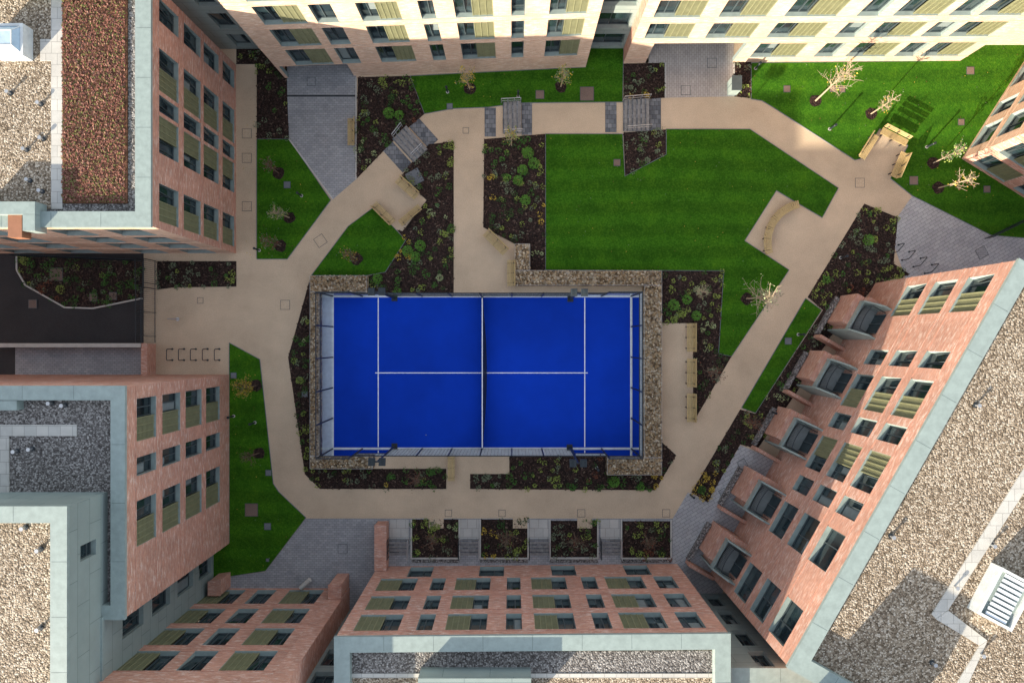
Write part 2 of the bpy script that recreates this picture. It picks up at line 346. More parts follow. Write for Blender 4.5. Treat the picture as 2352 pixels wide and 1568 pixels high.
sw=building("brick_apartment_building",[(527,860),(527,1247),(-500,1247),(-500,860)],12.5,{
 0:dict(cols=cols(860,[(883,957,'WL'),(985,1017,'W'),(1060,1139,'WL')]),floors=[(1.6,3.6),(4.2,6.25),(6.9,8.9),(9.55,11.45)])},cop=0.65,roof=GRAVELG)
building("metal_clad_link_building",[(491,1246),(491,1380),(-500,1380),(-500,1246)],12.6,{
 0:dict(cols=[(14,62,'W')],floors=[(.4,2.2),(3.0,5.0),(5.9,7.9),(8.8,10.8)])},mat=TEAL)
building("rooftop_plant_room",[(490,1039),(489.5,1800),(-500,1800),(-500,1039)],15.2,{0:dict(extra=[(70,95,13.0,14.2,'W')])},mat=TEAL,z0=12.0,cop=0.7)
def rooftop(name,pts,zb,zt,mat=TEAL):
    mb=MB(); mb.prism(mat,PW(pts,zb),zb,zt,GRAVEL); mb.make(name)
rooftop("rooftop_plant_room",[(1835,1592),(1985,1672),(1900,1830),(1730,1760)],12.6,15.1)

# ---------------------------------------------------------------- roofs furniture (children of buildings)
def slab(mb,m,pts,z,th=0.06): mb.prism(m,[Vector((*(W(x,y,z+th).xy),0)) for x,y in pts],z,z+th)
zr=10.93-.45
mb=MB(); slab(mb,SLAB,[(117,-40),(143,-40),(143,480),(117,480)],zr+.0); slab(mb,SLAB,[(92,90),(117,90),(117,140),(92,140)],zr); mb.make("roof_walkway",nw)
mb=MB(); slab(mb,SEDUM,[(144,-40),(292,-40),(292,467),(144,467)],zr,.1)
SD=[mat_plain("sedum_tuft_%d"%i,c,.9) for i,c in enumerate([(0.19,0.075,0.055),(0.11,0.11,0.03),(0.13,0.05,0.035),(0.27,0.14,0.10)])]
a=W(146,-20,zr);b=W(290,465,zr)
for _ in range(9000):
    x=random.uniform(a.x,b.x);y=random.uniform(b.y,a.y);t=random.uniform(0,6.28);l=random.uniform(.03,.08);u=Vector((math.cos(t)*l,math.sin(t)*l,.02));v=Vector((-u.y,u.x,-.02))*.6;p=Vector((x,y,zr+.13+random.random()*.04))
    mb.face(random.choices(SD,[4,3,4,1.5])[0],[p-u,p-v,p+u,p+v])
mb.make("sedum",nw)
mb=MB(); slab(mb,GRAVELG,[(292.5,-40),(318,-40),(318,500),(80,500),(80,480.5),(143.5,480.5),(143.5,468),(292.5,468)],zr,.02); mb.make("gravel_margin",nw)
mb=MB(); slab(mb,TRIM,[(-60,463),(80,463),(80,492),(-60,492)],zr,.9); slab(mb,TRIM,[(52,492.5),(80,492.5),(80,530),(52,530)],zr,.9)
slab(mb,mat_plain("timber_box",(0.25,0.11,0.06)),[(18,490),(50,490),(50,545),(18,545)],zr,.7); mb.make("raised_parapet",nw)
FR_=mat_plain("skylight_frame",(0.55,0.57,0.56),0.4); SG_=mat_plain("skylight_glass",(0.35,0.45,0.52),0.1,0,0.8)
def skylight(name,cx,cy,w,h,z,rot=0,slats=False):
    e=empty(name); c=W(cx,cy,z); k=(HC-z)/1568; w*=k;h*=k
    A=Vector((math.cos(rot),math.sin(rot),0))*w; Bv=Vector((-math.sin(rot),math.cos(rot),0))*h
    o=c-A/2-Bv/2; m=MB(); fr=FR_
    t=.14
    H=0.75; Z=Vector((0,0,H))
    a1=A.normalized();b1=Bv.normalized()
    m.obox(fr,o,A,b1*t,Z); m.obox(fr,o+Bv-b1*t,A,b1*t,Z); m.obox(fr,o+b1*t,a1*t,Bv-b1*2*t,Z); m.obox(fr,o+A-a1*t+b1*t,a1*t,Bv-b1*2*t,Z)
    if slats:
        m.obox(TRIM,o+a1*t+b1*t,A-a1*2*t,Bv-b1*2*t,Vector((0,0,H-.2)))
        n=9
        for i in range(n):
            m.obox(SLABP,o+a1*(t+(w-2*t)*.16)+b1*(t+(h-2*t)*(i+.2)/n)+Vector((0,0,H-.12)),(A-a1*2*t)*.68,b1*((h-2*t)/n*.62),Vector((0,0,.08)))
    else:
        q=[o+a1*t+b1*t+Z*.95,o+A-a1*t+b1*t+Z*.95,o+A+Bv-a1*t-b1*t+Z*.95,o+Bv+a1*t-b1*t+Z*.95]; ap=c+Z*1.35
        tp=[x.lerp(ap,.45) for x in q]
        for x in tp: x.z=(c+Z*1.3).z
        for i in range(4): m.face(SG_,[q[i],q[(i+1)%4],tp[(i+1)%4],tp[i]])
        m.face(SG_,tp)
        for i in range(4): m.tube(fr,q[i],tp[i],.03,n=4); m.tube(fr,tp[i],tp[(i+1)%4],.03,n=4)
    m.make("skylight_body",e)
skylight("roof_skylight",41,105,70,72,zr)
zse=13.1-.45
mb=MB()
for p in ([(2375,1040),(2375,1095),(2178,1400),(2150,1420),(2140,1410)],[(2150,1421),(2178,1401),(2268,1470),(2250,1482)],[(2250,1483),(2268,1471),(2215,1590),(2185,1590)]): slab(mb,SLAB,p,zse)
mb.make("roof_walkway",se)
skylight("roof_skylight",2287,1363,88,118,zse,math.radians(-28),True)
mb=MB(); slab(mb,SLAB,[(-30,975),(176,975),(176,1001),(-30,1001)],12.05); slab(mb,SLAB,[(-30,1001.5),(20,1001.5),(20,1140),(-30,1140)],12.05)
slab(mb,TRIM,[(-30,920),(38,920),(38,942),(-30,942)],12.05,.5); mb.make("roof_walkway",sw)
mb=MB(); slab(mb,GRAVELG,[(803,1497),(1636,1494),(1636,1545),(803,1545)],10.66,.02); slab(mb,TEAL,[(960,1557),(1220,1557),(1220,1640),(960,1640)],10.66,1.2); slab(mb,SLAB,[(803,1546),(1636,1546),(1636,1556),(803,1556)],10.66,.05); mb.make("roof_margin",sb)
def vent(px,py,z):
    m=MB(); p=W(px,py,z); m.tube(STEEL,p,p+Vector((0,0,.28)),.05,n=8); m.tube(STEEL,p+Vector((0,0,.28)),p+Vector((0,0,.34)),.1,n=8); m.tube(DARK,p,p+Vector((0,0,.05)),.13,n=8); m.make("roof_vent")
for a in [(62,345),(25,215),(95,240),(100,320),(98,440),(70,415)]: vent(*a,zr)
for a in [(40,1035),(75,1030),(120,925),(150,930)]: vent(*a,12.05)
for a in [(2140,1520),(2190,1345),(2045,1230),(2320,1390),(2275,1250),(2240,930),(2250,1500)]: vent(*a,zse)
for a in [(95,1260),(95,1440),(60,1210)]: vent(*a,14.75)

# ---------------------------------------------------------------- ground
def sheet(name,m,pts,z):
    mb=MB(); mb.face(m,[Vector((p.x,p.y,z)) for p in PW(pts)]); 
    return mb.make(name)
def slabg(name,m,pts,z):
    mb=MB(); mb.prism(m,[Vector((p.x,p.y,0)) for p in PW(pts)],-.01,z); return mb.make(name)
mb=MB(); mb.face(GROUND,[(-600,-600,-.03),(600,-600,-.03),(600,600,-.03),(-600,600,-.03)]); mb.make("ground")
sheet("footpath",PATH,[(330,60),(2500,60),(2500,1420),(330,1420)],0)
sheet("asphalt_road",ASPH,[(-900,560),(332,560),(332,900),(-900,900)],-.01)
lawns=[
 [(590,320),(664,320),(760,460),(660,595),(590,595)],
 [(942,175),(1345,155),(1345,105),(1432,105),(1430,235),(1195,237),(1120,247),(1040,250),(975,262)],
 [(1725,145),(2205,140),(2205,95),(2500,95),(2500,560),(2275,540),(2095,450),(2045,410),(2085,335),(2020,296),(1975,365),(1963,368),(1780,250),(1750,232),(1725,228)],
 [(1253,308),(1430,308),(1435,405),(1530,355),(1530,297),(1722,297),(1925,432),(1888,500),(1783,438),(1710,553),(1812,620),(1680,818),(1650,812),(1662,622),(1253,620)],
 [(860,475),(932,552),(885,625),(840,633),(715,633),(800,520)],
 [(527,787),(597,825),(628,1110),(640,1128),(703,1188),(610,1310),(480,1330),(480,1240),(527,1245)],
 [(1850,685),(1887,712),(1735,948),(1703,936)]]
for l in lawns: slabg("lawn",GRASS,l,.035)
beds=[
 ([(543,113),(658,113),(660,222),(664,320),(590,320),(590,148),(543,148)],1.0),
 ([(822,178),(942,175),(975,262),(905,322),(818,412)],1.6),
 ([(1432,147),(1527,145),(1527,225),(1432,232)],1.6),
 ([(1685,143),(1725,143),(1725,226),(1685,222)],1.6),
 ([(1432,305),(1530,298),(1530,355),(1436,405)],2.0),
 ([(1112,320),(1253,308),(1253,620),(1218,620),(1218,560),(1182,560),(1110,522)],1.4),
 ([(985,332),(1042,325),(1042,672),(845,672),(845,634),(886,625),(932,552),(912,528),(925,531),(980,460),(922,405),(940,380)],1.3),
 ([(712,640),(712,1078),(700,1085),(662,820),(690,720)],1.5),
 ([(700,1076),(1025,1076),(1025,1122),(735,1122),(700,1088)],1.6),
 ([(1080,1088),(1170,1088),(1170,1048),(1395,1048),(1395,1090),(1520,1090),(1520,1015),(1553,1045),(1505,1125),(1080,1122)],1.6),
 ([(1520,622),(1662,622),(1650,812),(1680,818),(1592,970),(1592,742),(1520,742)],1.3),
 ([(1985,468),(2062,500),(2052,605),(2090,630),(2016,650),(1905,775),(1830,900),(1740,1030),(1700,1020),(1625,1152),(1588,1130),(1700,940),(1735,950),(1890,712),(1855,682),(1905,600)],1.5),
 ([(361,600),(543,600),(543,658),(400,660),(361,665)],1.6),
 ([(40,588),(328,600),(328,685),(215,708),(150,706),(60,655),(40,620)],2.2),
 ([(945,1192),(1055,1192),(1055,1280),(945,1280)],1.8),
 ([(1103,1192),(1213,1192),(1213,1280),(1103,1280)],1.8),
 ([(1263,1195),(1375,1195),(1375,1278),(1263,1278)],1.8),
 ([(1427,1196),(1541,1196),(1541,1288),(1427,1288)],1.8)]
def clump(mb,x,y,z,r,h,n,m,ls=0.07):
    for _ in range(n):
        a=random.uniform(0,6.283); rr=r*math.sqrt(random.random()); hz=h*(1-(rr/r)**2*0.7)*random.uniform(.35,1)
        p=Vector((x+rr*math.cos(a),y+rr*math.sin(a),z+hz))
        d=Vector((math.cos(a)+random.uniform(-.6,.6),math.sin(a)+random.uniform(-.6,.6),random.uniform(-.2,.9))).normalized()
        s=d.cross(Vector((random.uniform(-.4,.4),random.uniform(-.4,.4),1))).normalized()
        l=ls*random.uniform(.7,1.5); w=l*.35
        mb.face(m,[p-s*w*.3,p+d*l*.5-s*w,p+d*l,p+d*l*.5+s*w])
chip=[mat_plain("bark_chip_%d"%i,c,0.9) for i,c in enumerate([(0.018,0.011,0.009),(0.045,0.025,0.018),(0.085,0.05,0.037),(0.17,0.12,0.085)])]
for poly,dens in beds:
    slabg("mulch_bed",MULCH,poly,.022)
    pw=PW(poly); A=abs(area(pw)); xs=[p.x for p in pw];ys=[p.y for p in pw]
    mb=MB(); cb=MB()
    def rp():
        while True:
            x=random.uniform(min(xs),max(xs));y=random.uniform(min(ys),max(ys))
            if pip(x,y,pw): return x,y
    for _ in range(int(A*45)):
        x,y=rp(); a=random.uniform(0,6.28); l=random.uniform(.03,.08);w=l*random.uniform(.3,.6)
        u=Vector((math.cos(a)*l,math.sin(a)*l,random.uniform(-.02,.02)));v=Vector((-math.sin(a)*w,math.cos(a)*w,random.uniform(-.02,.02)));p=Vector((x,y,.04+random.random()*.02))
        cb.face(random.choices(chip,[4,5,3,.7])[0],[p-u-v,p+u-v,p+u+v,p-u+v])
    cb.make("bark_chips")
    seeds=[(*rp(),random.choices('dgloryp',[3,5,4,4,.8,.9,1.3])[0]) for _ in range(max(3,int(A/2.2)))]
    for _ in range(int(A*dens*2.2)):
        x,y=rp(); k=min(seeds,key=lambda s:(s[0]-x)**2+(s[1]-y)**2)[2]
        if random.random()<.3: k=random.choice('dglo')
        r=random.uniform(.08,.21)
        clump(mb,x,y,.03,r,r*1.1,random.randint(14,32),LV[k],.075)
    for _ in range(int(A*.10)):
        x,y=rp(); r=random.uniform(.2,.3); clump(mb,x,y,.03,r,r*1.2,110,LV[random.choice('bbglp')],.065)
    mb.make("shrub_planting")
for x,y,r in [(937,577,.34),(966,565,.34),(955,590,.3),(1213,353,.36),(1226,377,.34),(1200,392,.32),(1207,460,.3),(1190,415,.3),(894,262,.34),(918,266,.28),(1546,700,.34),(1577,688,.28),(1598,725,.3),(1992,552,.34),(1410,1105,.33),(868,640,.3)]:
    mb=MB(); p=W(x,y); clump(mb,p.x,p.y,.03,r,r*1.5,260,LV['b'],.07); mb.make("round_shrub")
sheet("grey_paving",PAVG,[(658,90),(818,90),(818,412),(765,458),(664,320),(660,222)],.012)
mb=MB(); a=W(660,219);b=W(820,221); mb.box(DARK,a.x,b.x,a.y,a.y-.1,.0,.018); mb.make("drainage_channel")
sheet("pale_paving",PAVW,[(1490,60),(1685,60),(1685,222),(1528,225),(1527,145),(1490,145)],.012)
sheet("angled_paving",PAVR,[(2095,450),(2275,540),(2500,540),(2500,700),(2080,640),(2052,560),(2060,500)],.012)
sheet("angled_paving",PAVR,[(1700,1022),(1800,1062),(1720,1200),(1660,1360),(1600,1400),(1545,1400),(1545,1190),(1580,1130),(1625,1152)],.012)
sheet("grey_paving",PAVG,[(703,1190),(868,1190),(1545,1190),(1545,1400),(803,1410),(480,1400),(480,1330),(610,1312)],.012)
sheet("grey_paving",PAVG,[(35,797),(330,797),(330,880),(35,880)],.0)
def edging(pts,closed=False,m=KERB,w=.08,z=.05):
    mb=MB(); P=PW(pts); n=len(P)
    for i in range(n if closed else n-1):
        a,b=P[i],P[(i+1)%n]; d=(b-a).normalized(); s=Vector((-d.y,d.x,0))*w/2
        mb.obox(m,a-s+Vector((0,0,-.01)),b-a,s*2,Vector((0,0,z+.01+i*.0007)))
    mb.make("edging_kerb")
edging([(40,588),(40,620),(60,655),(150,706),(215,708),(328,685)],w=.1,z=.1)
edging([(664,320),(765,458)]); edging([(818,180),(818,412)],z=.045)
edging([(1528,145),(1528,225)],z=.045); edging([(1686,145),(1686,222)],z=.045)
for l in lawns: edging(l,True,COVERG,.03,.04)
for x in (945,1103,1263,1427):
    w_=110 if x!=1427 else 114; edging([(x,1192),(x,1281),(x+w_,1281),(x+w_,1192)],w=.1,z=.09)
    mb=MB(); mb.box(GRAVELG,W(x,0).x,W(x+w_,0).x,W(0,1283).y,W(0,1291).y,0,.05); mb.make("gravel_strip")

def cover(px,py,s,m,z=.04,rot=0):
    mb=MB(); c=W(px,py); h=s/34/2; A=Vector((math.cos(rot),math.sin(rot),0));Bv=Vector((-A.y,A.x,0))
    mb.obox(FRAME,c-A*h-Bv*h,A*2*h,Bv*2*h,Vector((0,0,z+.006))); k=h-.03
    mb.obox(m,c-A*k-Bv*k,A*2*k,Bv*2*k,Vector((0,0,z+.012))); mb.make("manhole_cover")
for x,y,s in [(567,307,22),(567,363,22),(567,474,22),(736,553,24),(655,700,22),(1153,1178,16),(1530,1178,18),(1030,1178,16),(1335,1178,18),(1975,420,22),(1070,300,14),(460,690,14)]: cover(x,y,s,PATH,.0,.0 if x!=736 else .6)
for x,y,s in [(1635,145,22),(1575,208,22),(715,188,20)]: cover(x,y,s,PAVW if x>1000 else PAVG,.014)
for x,y,s in [(787,1260,22),(1705,1065,20),(2255,580,24),(1660,1130,16)]: cover(x,y,s,PAVG,.014,.5 if x>1500 else 0)
for x,y,s in [(1240,218,20),(1348,216,32),(1417,374,16),(1807,205,16),(1912,205,14),(1934,206,14),(2228,163,18),(2207,281,15),(2098,415,20),(2266,435,16),(578,1170,30),(130,630,30),(215,683,18),(260,680,18),(76,698,20)]: cover(x,y,s,COVER,.04)
for x,y,s in [(1033,245,14),(660,425,16),(615,1208,16),(617,1085,14),(952,408,34),(1810,783,16),(537,862,14),(700,905,14),(615,1285,8)]: cover(x,y,s,COVERG,.04,.5 if s==34 else 0)
mb=MB(); c=W(1680,205); mb.box(TRIM,c.x-.3,c.x+.3,c.y-.45,c.y+.45,0,1.1); mb.box(FRAME,c.x-.33,c.x+.33,c.y-.48,c.y+.48,1.1,1.15); mb.box(FRAME,c.x-.32,c.x-.3,c.y-.01,c.y+.01,.1,1.0); mb.make("utility_cabinet")
for x,y in [(1002,1198),(1195,1198),(1343,1198)]:
    mb=MB(); c=W(x,y); mb.box(PATH,c.x-.5,c.x+.5,c.y+.3,c.y-.42,0,.055); mb.make("path_notch")

# ---------------------------------------------------------------- gabions
STN=[mat_plain("gabion_cobble_%d"%i,c,.85,0,.2,.25,6) for i,c in enumerate([(0.15,0.095,0.05),(0.32,0.22,0.12),(0.42,0.32,0.20),(0.28,0.23,0.17),(0.56,0.48,0.36)])]
def gabion(rects,h=.75):
    mb=MB()
    for (x0,y0,x1,y1) in rects:
        a=W(x0,y0,h);b=W(x1,y1,h); mb.box(STONE,a.x,b.x,a.y,b.y,0,h-.05)
        n=int(abs(a.x-b.x)*abs(a.y-b.y)*75)
        for _ in range(n):
            x=random.uniform(a.x,b.x);y=random.uniform(b.y,a.y); r=random.uniform(.05,.085); m=random.choices(STN,[3,5,4,3,2])[0]
            rot=random.uniform(0,6.28); ax=random.uniform(.7,1.2)
            pts=[]
            for k in range(6):
                t=rot+k*math.pi/3; rr=r*random.uniform(.8,1.15); pts.append(Vector((x+rr*math.cos(t)*ax,y+rr*math.sin(t),h-.05)))
            tops=[Vector((x+(p.x-x)*.6,y+(p.y-y)*.6,h+random.uniform(-.0,.03))) for p in pts]
            for k in range(6): mb.face(m,[pts[k],pts[(k+1)%6],tops[(k+1)%6],tops[k]])
            mb.face(m,tops)
    for (x0,y0,x1,y1) in rects:
        a=W(x0,y0,h);b=W(x1,y1,h); z=h+.03
        mb.tube(STEEL,(a.x,a.y,z),(b.x,a.y,z),.008,n=4);mb.tube(STEEL,(a.x,b.y,z),(b.x,b.y,z),.008,n=4);mb.tube(STEEL,(a.x,a.y,z),(a.x,b.y,z),.008,n=4);mb.tube(STEEL,(b.x,a.y,z),(b.x,b.y,z),.008,n=4)
    mb.make("gabion_wall")
gabion([(712,633,842,670),(712,670.5,733,1046),(712,1046.5,856,1076)])
gabion([(1183,560,1217,621),(1183,621.5,1520,655),(1480,655.5,1520,1050),(1395,1050.5,1520,1090)])

# ---------------------------------------------------------------- padel court
court=empty("padel_court")
mb=MB(); a=W(733,672);b=W(1480,1046); mb.box(SLABP,a.x,b.x,a.y,b.y,-.01,.02); mb.make("court_slab",court)
x0,y0=W(767,683).xy; x1,y1=W(1447,1027).xy
mb=MB(); mb.box(BLUE,x0,x1,y0,y1,0,.034); mb.make("blue_turf",court)
mb=MB()
for px in (869,1343): c=W(px,0).x; mb.box(WHITE,c-.03,c+.03,y0-.03,y1+.03,.03,.039)
cy=W(0,856).y; mb.box(WHITE,W(862,0).x,W(1350,0).x,cy-.03,cy+.03,.03,.040); mb.make("court_lines",court)
mb=MB(); nx=W(1109,0).x; N=24
for i in range(N):
    ya=y0+(y1-y0)*i/N; yb=y0+(y1-y0)*(i+1)/N; ta,tb=i/N,(i+1)/N
    sa=.28*math.sin(math.pi*ta);sb_=.28*math.sin(math.pi*tb)
    mb.face(DARK,[(nx+sa,ya,.045),(nx+sb_,yb,.045),(nx+.0,yb,.85),(nx,ya,.85)])
    mb.obox(WHITE,(nx-.03,ya,.86),(.06,0,0),(0,yb-ya,0),(0,0,.06))
for yy in (y0-.05,y1+.05): mb.tube(DARK,(nx,yy,.03),(nx,yy,1.05),.05,n=8)
mb.make("tennis_net",court)
c=W(979,998); mb=MB(); 
for i in range(6):
    for j in range(8):
        f=lambda a,b: (c.x+.035*math.cos(b)*math.sin(a),c.y+.035*math.sin(b)*math.sin(a),.07+.035*math.cos(a))
        A0,A1=math.pi*i/6,math.pi*(i+1)/6; B0,B1=2*math.pi*j/8,2*math.pi*(j+1)/8; mb.face(LV['p'],[f(A0,B0),f(A1,B0),f(A1,B1),f(A0,B1)])
mb.make("padel_ball")
fr=MB(); gl=MB(); ms=MB()
def post(x,y,h,s=.04): fr.box(DARK,x-s,x+s,y-s,y+s,0,h)
xl,xr=x0-.08,x1+.08; yt,yb_=y0+.08,y1-.08
for k in range(6):
    y=yt+(yb_-yt)*k/5
    for x in (xl,xr):
        post(x,y,4.0)
for x in (xl,xr):
    for z in (3.0,4.0): fr.box(DARK,x-.025,x+.025,yb_+.045,yt-.045,z-.025,z+.025)
    gl.face(PGLASS,[(x,yb_,.05),(x,yt,.05),(x,yt,2.96),(x,yb_,2.96)])
    n=int((yt-yb_)/.2)
    for i in range(n): y=yb_+(yt-yb_)*i/n; ms.obox(DARK,(x-.004,y-.004,3.03),(.008,0,0),(0,.008,0),(0,0,.94))
    for i in range(1,5): ms.obox(DARK,(x-.004,yb_,3+i*.2),(.008,0,0),(0,yt-yb_,0),(0,0,.008))
for y in (yt,yb_):
    for k in range(11):
        x=xl+(xr-xl)*k/10; h=4.0 if k in(0,1,9,10) else 3.0
        if k not in (0,10): post(x,y,h)
    for (ka,kb,h,gh) in ((0,1,4,3),(1,2,3,2),(2,8,3,0),(8,9,3,2),(9,10,4,3)):
        xa=xl+(xr-xl)*ka/10;xb=xl+(xr-xl)*kb/10
        fr.box(DARK,xa+.046,xb-.046,y-.03,y+.03,h-.06,h)
        if gh:
            gl.face(PGLASS,[(xa,y,.05),(xb,y,.05),(xb,y,gh-.02),(xa,y,gh-.02)]); fr.box(DARK,xa+.046,xb-.046,y-.02,y+.02,gh-.02,gh+.02)
        n=int((xb-xa)/.22); z=gh+.05
        for i in range(1,n):
            x=xa+(xb-xa)*i/n; ms.obox(DARK,(x-.006,y-.006,z),(.012,0,0),(0,.012,0),(0,0,h-z-.07))
        zz=z
        while zz<h-.1: ms.obox(DARK,(xa+.05,y-.006,zz),(xb-xa-.1,0,0),(0,.012,0),(0,0,.012)); zz+=.22
fr.make("steel_frame",court); gl.make("glass_walls",court); ms.make("wire_mesh",court)
def floodlight(px,py,sy):
    e=empty("court_floodlight"); m=MB(); z=6.0; t=W(px,py,z)
    m.tube(DARK,(t.x,t.y,0),(t.x,t.y,z),.07,.05,8); m.box(DARK,t.x-.2,t.x+.2,t.y-.2,t.y+.2,0,.06)
    m.box(DARK,t.x-.5,t.x+.5,t.y-.04,t.y+.04,z-.06,z+.02)
    for s in (-1,1):
        o=Vector((t.x+s*.31-.2,t.y-.22,z+.03)); m.obox(DARK,o,(.4,0,0),(0,.44,-.08*sy),(0,0,.1))
        for i in range(5): m.obox(FRAME,o+Vector((.04+i*.075,.05,.1)),(.02,0,0),(0,.34,-.06*sy),(0,0,.05))
    m.make("lamp_head_and_pole",e)
for x,y,s in [(866,670,-1),(1330,672,-1),(866,1060,1),(1328,1063,1)]: floodlight(x,y,s)

# ---------------------------------------------------------------- benches
def bench(px,py,L,ang,back=1,name="timber_bench"):
    e=empty(name); m=MB(); c=W(px,py,.45); c.z=0; a=math.radians(ang); U=Vector((math.cos(a),math.sin(a),0)); V=Vector((-U.y,U.x,0))
    o=c-U*L/2
    for i in range(5):
        m.obox(WOOD,o+V*(-.26+i*.095)+Vector((0,0,.42)),U*L,V*.07,Vector((0,0,.045)))
    if back:
        for i in range(3): m.obox(WOOD,o+V*back*(.24+i*.03)+Vector((0,0,.52+i*.13)),U*L,V*back*.035,Vector((0,0,.10)))
    m.make("slats",e); l=MB()
    for t in (.12,.5,.88):
        p=o+U*L*t
        l.obox(DARK,p-V*.24-U*.03,U*.06,V*.05,Vector((0,0,.42))); l.obox(DARK,p+V*.16-U*.03,U*.06,V*.05,Vector((0,0,.42))); l.obox(DARK,p-V*.24-U*.03+Vector((0,0,.37)),U*.06,V*.45,Vector((0,0,.045)))
        if back: l.obox(DARK,p+V*back*.20-U*.02+Vector((0,0,.40)),U*.04,V*back*.035,Vector((0,0,.46)))
    l.make("legs",e)
for b in [(805,303,1.8,90,-1),(935,432,1.75,-42,1),(882,489,1.8,-45,-1),(941,493,1.75,40,-1),(1138,557,1.9,-45,1),(1172,627,1.75,90,-1),
          (1995,336,1.8,58,1),(2055,313,1.9,-27,1),(2064,378,1.8,66,-1),(1585,775,1.9,90,-1),(1585,856,1.9,90,-1),(1585,936,1.9,90,-1),(1035,1075,1.7,90,0)]: bench(*b)
e=empty("curved_timber_bench"); m=MB(); c=W(1852,556,.45); R=88/34
a0=math.radians(102);a1=math.radians(196); n=34
for i in range(n):
    a=a0+(a1-a0)*i/(n-1); d=Vector((math.cos(a),math.sin(a),0)); t=Vector((-d.y,d.x,0))
    m.obox(WOOD,Vector((c.x,c.y,.42))+d*(R-.26)-t*.047,d*.52,t*.094,Vector((0,0,.05)))
    if i%3==0 and i: m.obox(WOOD,Vector((c.x,c.y,.5))+d*(R+.18)-t*.1,d*.04,t*.2,Vector((0,0,.12)))
m.make("slats",e); m=MB()
for i in range(6):
    a=a0+(a1-a0)*(i+.3)/5.6; d=Vector((math.cos(a),math.sin(a),0)); t=Vector((-d.y,d.x,0))
    m.obox(DARK,Vector((c.x,c.y,0))+d*(R-.2)-t*.03,d*.4,t*.06,Vector((0,0,.42)))
m.make("legs",e)

# ---------------------------------------------------------------- cycle stands
def hoop(px,py,ang,L=.75,h=.8):
    m=MB(); c=W(px,py); a=math.radians(ang); U=Vector((math.cos(a),math.sin(a),0)); r=.028
    pts=[c-U*L/2]+[c-U*(L/2-.12+.12*math.cos(t))+Vector((0,0,h-.12+.12*math.sin(t))) for t in (0,.52,1.05,1.57)]
    pts+=[c+U*(L/2-.12+.12*math.cos(t))+Vector((0,0,h-.12+.12*math.sin(t))) for t in (1.57,1.05,.52,0)]+[c+U*L/2]
    for i in range(len(pts)-1): m.tube(DARK,pts[i],pts[i+1],r,n=8)
    for s in(-1,1):
        p=c+U*L/2*s; m.tube(DARK,p,p+Vector((0,0,.02)),.07,n=10)
    m.make("cycle_stand")
for i in range(5): hoop(396+i*27,814,90)
for i,(x,y) in enumerate([(2055,572),(2080,588),(2106,603),(2132,618)]): hoop(x,y,50)

# ---------------------------------------------------------------- steps with handrails
def rail(pts,h=.95,m=STEEL,name="handrail",nb=3):
    mb=MB(); P=PW(pts)
    for i in range(len(P)-1):
        a,b=P[i],P[i+1]; Z=Vector((0,0,h)); mb.tube(m,a+Z,b+Z,.028,n=6); mb.tube(m,a+Z*.55,b+Z*.55,.018,n=6)
        for k in range(nb+1): q=a.lerp(b,k/nb); mb.tube(m,q,q+Z,.022,n=6)
    mb.make(name)
def steps(px,py,w,d,ang,n,name="stone_steps"):
    mb=MB(); c=W(px,py); a=math.radians(ang); U=Vector((math.cos(a),math.sin(a),0)); V=Vector((-U.y,U.x,0)); w/=34;d/=34
    o=c-U*w/2-V*d/2
    for i in range(n):
        z=.03+.045*min(i+1,n)
        mb.obox(STEPL,o+U*(w*i/n),U*(w/n),V*d,Vector((0,0,z))); mb.obox(STEP,o+U*(w*i/n)+V*.004+Vector((0,0,z)),U*.09,V*(d-.008),Vector((0,0,.006)))
    mb.make(name)
def tactile(px,py,w,d,ang):
    mb=MB(); c=W(px,py); a=math.radians(ang); U=Vector((math.cos(a),math.sin(a),0)); V=Vector((-U.y,U.x,0)); w/=34;d/=34
    mb.obox(STEP,c-U*w/2-V*d/2-Vector((0,0,.01)),U*w,V*d,Vector((0,0,.03))); mb.make("tactile_paving")
steps(1176,271,42,72,0,4); tactile(1126,281,26,66,0); tactile(1210,273,24,74,0)
steps(1460,266,58,72,0,6); tactile(1403,270,26,68,0); tactile(1504,264,28,76,0)
rail([(1152,238),(1196,236)]); rail([(1158,308),(1200,306)]); rail([(1430,233),(1490,228)]); rail([(1436,300),(1492,296)])
steps(942,332,44,72,42,4); tactile(912,360,30,72,42); tactile(972,305,30,70,42)
rail([(905,318),(925,292)]); rail([(948,362),(972,338)])
for i,x in enumerate((917,1078,1238,1401)):
    m=MB(); 
    for k in range(4):
        yy=1238+k*9; a=W(x-22,yy);b=W(x+22,yy+9); m.box(STEPL,a.x,b.x,a.y,b.y,0,.05+.05*(3-k)); m.box(STEP,a.x+.01,b.x-.01,a.y-.0,a.y-.09,.05+.05*(3-k),.056+.05*(3-k))
    m.make("stone_steps")
    m=MB(); a=W(x-22,1192);b=W(x+22,1236); m.box(SLAB,a.x,b.x,a.y,b.y,-.01,.03); m.make("patio_path")
    rail([(x-23,1234),(x-23,1276)],h=.9,m=DARK); rail([(x+23,1234),(x+23,1276)],h=.9)
def lowwall(pts,h,m=BRICK,name="brick_garden_wall",cap=KERB):
    mb=MB(); mb.prism(m,[Vector((p.x,p.y,0)) for p in PW(pts)],0,h); P=inset(PW(pts),-.03); mb.prism(cap,[Vector((p.x,p.y,0)) for p in P],h,h+.05); mb.make(name)
lowwall([(868,1196),(893,1196),(893,1298),(868,1298)],1.0,cap=BRICK)
lowwall([(775,1316),(802,1316),(802,1346),(775,1346)],2.2,cap=BRICK)
lowwall([(503,1316),(530,1312),(530,1346),(503,1346)],1.6,cap=BRICK)
